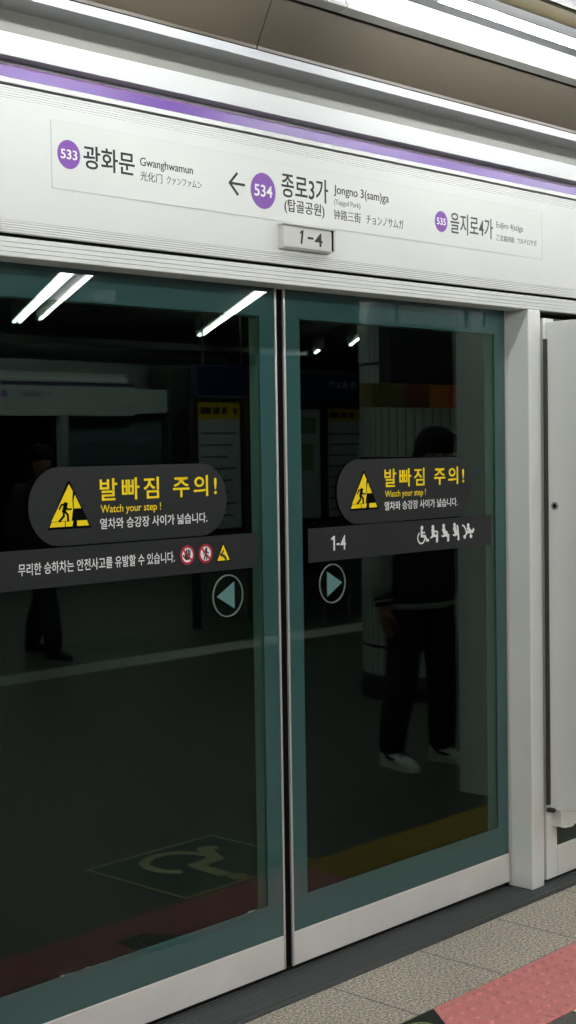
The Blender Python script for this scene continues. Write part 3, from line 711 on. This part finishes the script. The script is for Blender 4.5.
# bench in front of the wall
bn = thing('bench', 'dark bench standing in front of the middle wall', 'bench', (10.98, -6.62, 0))
q = MB()
for k in range(4): q.box(-.24, .24, -.2+k*.1, -.12+k*.1, .40, .43, .004)
q.build('seat', blk, bn); MB().box(-.24, .24, -.24, -.21, .46, .80, .005).build('backrest', blk, bn)
for sx in (-.19, .19):
    for sy in (-.17, .17): MB().tube([(sx, sy, 0), (sx, sy, .40)], .018, 8).build('leg', steel, bn)
# tiled column
cl = thing('tiled_column', 'round column clad in narrow white tiles with black base, behind the standing person', 'column', (7.90, -2.98, 0))
CR = .41
MB().lathe([(CR, .16), (CR, 3.066)], 0, 0, 48).build('tile_cladding', tiled('column_tile', (.46, .50, .48, 1), (.03, .035, .035, 1), 44, .62, .45), cl, True)
MB().lathe([(CR+.012, .0), (CR+.012, .155), (CR, .165)], 0, 0, 48).build('base_skirt', blk, cl, True)
# display hanging in front of the column
dsn = thing('hanging_display', 'black hanging display box with orange and red strip, above the standing person', 'display', (7.25, -2.42, 1.90))
MB().box(-.42, .50, -.04, .05, .145, .50, .006).build('display_box', blk, dsn)
q = MB().box(-.60, .50, -.03, .055, 0, .140, .003)
M = mat('strip_paint', srgb(140, 80, 20), .5); nt = M.node_tree; tcn = nt.nodes.new('ShaderNodeTexCoord'); sp = nt.nodes.new('ShaderNodeSeparateXYZ'); nt.links.new(tcn.outputs['Object'], sp.inputs[0])
cr = nt.nodes.new('ShaderNodeValToRGB'); cr.color_ramp.interpolation = 'CONSTANT'; mr = nt.nodes.new('ShaderNodeMapRange'); mr.inputs[1].default_value = -.60; mr.inputs[2].default_value = .50
nt.links.new(sp.outputs['X'], mr.inputs[0]); nt.links.new(mr.outputs[0], cr.inputs[0]); nt.links.new(cr.outputs[0], nt.nodes['Principled BSDF'].inputs['Base Color'])
el = cr.color_ramp.elements; el[0].color = srgb(110, 96, 50); el[1].position = .28; el[1].color = srgb(96, 44, 20)
for p, c in ((.50, srgb(190, 120, 40)), (.68, srgb(225, 46, 20))): n = el.new(p); n.color = c
q.build('colour_strip', M, dsn)
for s_ in (-.3, .4): MB().tube([(s_, 0, .50), (s_, 0, 1.166)], .014, 8).build('hanger_rod', blk, dsn)
# opposite screen doors
T = thing('trough_light', 'added trough light with hidden tubes, brightening the opposite screen doors across the platform', 'ceiling light', (12.0, -13.3, 3.0))  # added to brighten the opposite header; its front lip hides the tubes
MB().prism_x([(-.35, .064), (-.35, .05), (.26, .05), (.30, -.10), (.32, -.10), (.32, .064)], -8.0, 4.0).build('reflector', reflm, T)
for i in range(9): MB().tube([(-7.9+i*1.3, 0, -.04), (-6.7+i*1.3, 0, -.04)], .0135, 10).box(-7.4+i*1.3, -7.2+i*1.3, -.01, .01, -.035, .052).build('tube', added_far_m, T, True)
fh = thing('opposite_screen_doors', 'opposite platform screen doors under a white header with dark stripe, across the platform', 'screen door', (13.0, -13.9, 0))
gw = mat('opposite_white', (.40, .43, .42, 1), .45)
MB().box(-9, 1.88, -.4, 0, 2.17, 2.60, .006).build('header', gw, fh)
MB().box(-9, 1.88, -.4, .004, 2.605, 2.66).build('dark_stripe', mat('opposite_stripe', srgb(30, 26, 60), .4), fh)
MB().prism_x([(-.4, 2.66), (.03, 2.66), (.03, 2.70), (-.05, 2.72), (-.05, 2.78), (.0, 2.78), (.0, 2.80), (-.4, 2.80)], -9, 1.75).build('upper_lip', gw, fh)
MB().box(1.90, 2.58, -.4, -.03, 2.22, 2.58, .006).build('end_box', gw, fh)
b = MB().plate(disc(-.52, 2.48, .055, 20), .004, .0).build('number_badge', badge_purple, fh)
t = text('sign_text', '을지로4가', -.28, .15, 2.44, 2.52, .005, inkg, None, .01, True); t.parent = fh
t = text('sign_text', '문', .22, .30, 2.45, 2.51, .005, inkg, None, .01, True); t.parent = fh
for px in (-6.0, -3.3, .50): MB().box(px, px+.10, -.3, .0, 0, 2.17, .004).build('post', gw, fh)
MB().box(-9, .5, -.2, -.15, .01, 2.17).build('door_glass', mat('opposite_dark_glass', (.004, .005, .005, 1), .1), fh)
MB().box(.62, 2.55, -.2, -.15, .01, 2.15).build('side_glass', mat('opposite_side_glass', (.10, .15, .16, 1), .15), fh)
MB().box(2.57, 3.3, -.35, .05, 0, 3.064, .01).build('end_pillar', mat('dark_pillar', (.03, .035, .03, 1), .6), fh)

# ================================================================== PEOPLE
def skin_mesh(name, verts, edges, material, parent, sub=2):
    me = bpy.data.meshes.new(name); me.from_pydata([v[:3] for v in verts], edges, [])
    o = bpy.data.objects.new(name, me); COL.objects.link(o)
    md = o.modifiers.new('skin', 'SKIN'); md.use_smooth_shade = True; md.branch_smoothing = .4
    for i, v in enumerate(verts):
        sv = me.skin_vertices[0].data[i]; r = v[3]; sv.radius = r if isinstance(r, tuple) else (r, r); sv.use_root = (i == 0)
    s = o.modifiers.new('subsurf', 'SUBSURF'); s.levels = sub; s.render_levels = sub
    dg = bpy.context.evaluated_depsgraph_get(); m2 = bpy.data.meshes.new_from_object(o.evaluated_get(dg))
    bpy.data.objects.remove(o); m2.name = name; m2.materials.clear(); m2.materials.append(material)
    for p in m2.polygons: p.use_smooth = True
    o = bpy.data.objects.new(name, m2); COL.objects.link(o); o.parent = parent; return o
skinm = mat('skin', srgb(140, 102, 84), .5); hairm = mat('black_hair', (.006, .005, .005, 1), .75, spec=.15)
eyew = mat('eye_white', (.7, .7, .7, 1), .2); lipm = mat('lips', srgb(170, 96, 90), .5)
def ell(c, rx, ry, n=20, tilt=0):
    return [Vector((c[0]+rx*math.cos(2*PI*k/n), c[1]+ry*math.sin(2*PI*k/n), c[2]+tilt*math.sin(2*PI*k/n))) for k in range(n)]
def shoe(T, ax, ay, rz, up_m, sole_m, mark, zoff=0):
    """shoe with ankle at (ax, ay), toe along local +y turned by rz"""
    M = Matrix.Translation((ax, ay, zoff)) @ Matrix.Rotation(rz, 4, 'Z')
    out = [(-.030, -.075), (.030, -.075), (.040, -.03), (.038, .04), (.050, .11), (.046, .16), (.028, .195), (-.002, .205), (-.030, .19), (-.044, .15), (-.044, .09), (-.036, .03), (-.038, -.03)]
    q = MB(); q.prism_z(out, 0, .028); bmesh.ops.transform(q.bm, matrix=M, verts=q.bm.verts[:])
    sh = q.build('shoe', sole_m, T); 
    rings = []
    for yy, wx, h in ((-.070, .030, .085), (-.055, .036, .100), (-.02, .037, .105), (.02, .037, .098), (.06, .041, .082), (.10, .045, .068), (.15, .042, .055), (.185, .028, .042)):
        rings.append([Vector((wx*math.cos(PI*k/10), yy, .026+(h-.026)*math.sin(PI*k/10)**.7)) for k in range(11)])
    q = MB(); q.loft(rings); bmesh.ops.transform(q.bm, matrix=M, verts=q.bm.verts[:]); q.build('shoe_upper', up_m, sh, True)
    if mark:
        q = MB()
        for s_ in (-1, 1):
            q.tube([(s_*.037, .085, .050), (s_*.0385, .03, .048), (s_*.038, -.01, .058), (s_*.034, -.05, .080)], [.001, .010, .007, .002], 8)
        bmesh.ops.transform(q.bm, matrix=M, verts=q.bm.verts[:]); mk = q.build('shoe_mark', ink, sh, True); mk['label'] = 'black curved mark'
        q = MB()
        for k in range(4): q.tube([(-.022, .035+k*.022, .094-k*.008), (0, .037+k*.022, .102-k*.008), (.022, .035+k*.022, .094-k*.008)], .0045, 6)
        bmesh.ops.transform(q.bm, matrix=M, verts=q.bm.verts[:]); q.build('laces', ink, sh, True)
def person(label, loc, rz, feet, H, jm, sm, pm, cuff, up_m, sole_m, mark, stride=0, lean=0, bulk=1, long_hair=0):
    """figure facing local +y; feet = two (x, y, rz, lift)"""
    T = thing('person', label, 'person', loc, rz); k = H/1.75
    hx, hy = .0, .02
    neck = (0, .0, 1.47*k)
    V = [(0, 0, .95*k, .10), (0, -.01, 1.10*k, .105), (0, -.01, 1.27*k, .105), (0, 0, 1.40*k, .075), (0, .005, 1.475*k, .052), (0, .02, 1.545*k, .058), (0, .028, 1.61*k, .080), (0, .020, 1.675*k, .078), (0, .015, 1.715*k, .052)]
    E = [(i, i+1) for i in range(8)]
    def add(v, p): V.append(v); E.append((p, len(V)-1)); return len(V)-1
    add((0, .118, 1.595*k, .010), 6)                       # nose
    for s in (-1, 1): add((s*.088, .01, 1.615*k, .014), 6)  # ears
    for s in (-1, 1):
        sh = add((s*.165, -.005, 1.375*k, .042), 3); el = add((s*.245, -.03+.02*s*stride, 1.12*k, .036), sh)
        wr = add((s*.248, .05+.05*s*stride, .88*k, .028), el); pa = add((s*.248, .065+.05*s*stride, .82*k, .030), wr)
        py = .065+.05*s*stride
        for j, (dy, ln) in enumerate(((.030, .072), (.011, .082), (-.009, .076), (-.027, .060))):
            a = add((s*.246, py+dy, .785*k, .0095), pa); b = add((s*.240, py+dy+.006, (.785-ln*.55)*k, .0085), a); add((s*.228, py+dy+.010, (.785-ln)*k, .0075), b)
        a = add((s*.238, py+.045, .815*k, .011), pa); add((s*.226, py+.062, .775*k, .0085), a)
    for s, (fx, fy, fr, lift) in zip((-1, 1), feet):
        hp = add((s*.090, 0, .90*k, .070), 0); kn = add((s*.095*.4+fx*.6, fy*.5+.03, .50*k, .058), hp); an = add((fx, fy-.03, .11+lift, .030), kn)
        add((fx-math.sin(fr)*.10, fy+math.cos(fr)*.06, .040+lift, .018), an)
    skin_mesh('body', V, E, skinm, T)
    # trousers: hips plus two tapering legs
    q = MB(); q.loft([ell((0, 0, z*k), a, b) for z, a, b in ((.78, .150, .115), (.86, .172, .130), (.95, .170, .125), (1.03, .150, .110))])
    for s, (fx, fy, fr, lift) in zip((-1, 1), feet):
        q.tube([(s*.085, 0, .93*k), (s*.090*.7+fx*.3, fy*.25+.01, .74*k), (s*.095*.4+fx*.6, fy*.5+.035, .50*k), (fx*.95+s*.004, fy*.85-.005, .28*k+lift*.6), (fx, fy-.025, .13+lift), (fx, fy-.02, .055+lift)], [.110, .104, .088, .082, .074, .070], 16)
    q.build('trousers', pm, T, True, 1)
    # jacket torso, hem, sleeves, cuffs
    q = MB(); q.loft([ell((0, 0, z*k), a, b, 24) for z, a, b in ((.835, .168, .128), (.86, .176, .136), (.95, .192, .150), (1.10, .198, .152), (1.28, .205, .155), (1.39, .195, .130), (1.455, .125, .095), (1.50, .075, .072))])
    jk = q.build('jacket', jm, T, True, 1)
    if cuff:
        q = MB(); q.loft([ell((0, 0, z*k), a, b, 24) for z, a, b in ((.835, .170, .130), (.845, .177, .137), (.863, .178, .138), (.87, .172, .132))]); q.build('hem_stripe', cuff, jk, True)
    for s in (-1, 1):
        ey, wy = -.03+.02*s*stride, .045+.05*s*stride
        sl = MB().tube([(s*.13, 0, 1.42*k), (s*.19, -.005, 1.385*k), (s*.225, -.02, 1.26*k), (s*.250, ey, 1.11*k), (s*.255, (ey+wy)/2, 1.0*k), (s*.250, wy, .905*k)], [.075, .085, .080, .072, .064, .052], 16).build('sleeve', sm, jk, True, 1)
        MB().tube([(s*.250, wy-.002, .912*k), (s*.249, wy+.006, .865*k)], [.046, .038], 14).build('cuff', jm, sl, True)
        if cuff: MB().tube([(s*.2495, wy+.001, .895*k), (s*.2492, wy+.003, .884*k)], [.046, .045], 14).build('cuff_stripe', cuff, sl, True)
    # hair, eyes, mouth
    rings = []
    for z, a, b, cy in ((1.545-long_hair, .072, .050, -.055), (1.60, .098, .075, -.035), (1.65, .106, .098, -.008), (1.70, .106, .108, .006), (1.742, .092, .098, .008), (1.772, .062, .068, .006), (1.785, .022, .024, .004)):
        rings.append(ell((0, cy, z*k), a, b, 24))
    q = MB(); q.loft(rings)
    for t in range(13):
        x = -.086+t*.01433; q.tube([(x, .085-abs(x)*.35, 1.745*k), (x*1.02, .112-abs(x)*.45, 1.70*k), (x*1.03, .114-abs(x)*.45, 1.635*k)], [.017, .016, .013], 8)
    q.build('hair', hairm, T, True, 1)
    for s in (-1, 1):
        e_ = MB().ball((s*.033, .096, 1.632*k), .013, (1, .6, .6), 12).build('eye', eyew, T, True)
        MB().ball((s*.033, .1035, 1.632*k), .006, (1, .4, 1), 10).build('pupil', ink, e_, True)
    MB().tube([(-.022, .092, 1.553*k), (0, .099, 1.552*k), (.022, .092, 1.553*k)], [.003, .006, .003], 8).build('mouth', lipm, T, True)
    for (fx, fy, fr, lift) in feet: shoe(T, fx, fy-.02, fr, up_m, sole_m, mark, lift)
    for o in [c for c in T.children_recursive if c.type == 'MESH']:      # sway of the upper body, width of the clothes
        cloth = o.name.split('.')[0] in ('jacket', 'hem_stripe', 'sleeve', 'cuff', 'cuff_stripe', 'body')
        for v in o.data.vertices:
            if cloth and v.co.z < 1.46*k and not (o.name.startswith('body') and v.co.z < 1.02 and abs(v.co.x) < .198): v.co.x *= 1+(bulk-1)*min(1, max(0, (1.50*k-v.co.z)/.15))
            v.co.x += lean*max(0, v.co.z-.80)
    return T
jb = mat('black_jacket', (.010, .010, .011, 1), .7); sg_ = mat('grey_sleeve', (.36, .35, .32, 1), .7); tr = mat('black_trousers', (.008, .008, .009, 1), .8)
sw = mat('white_trainer', (.80, .80, .78, 1), .5); sk = mat('black_shoe', (.010, .010, .010, 1), .5); cs = mat('pale_stripe', (.34, .33, .32, 1), .7)
person('standing person mirrored in the right door glass, in dark jacket, pale sleeves and white trainers', (6.10, -1.60, 0), R(10), ((-.145, -.04, R(4), 0), (.140, .035, R(-14), 0)), 1.74, jb, sg_, tr, cs, sw, sw, True, lean=.13, bulk=1.2)
person('walking person mirrored far off in the left door glass, in black clothes and black shoes', (7.45, -6.55, 0), R(4), ((-.08, .28, R(-8), .0), (.08, -.27, R(-12), 0)), 1.70, jb, jb, tr, None, sk, sk, False, stride=1)
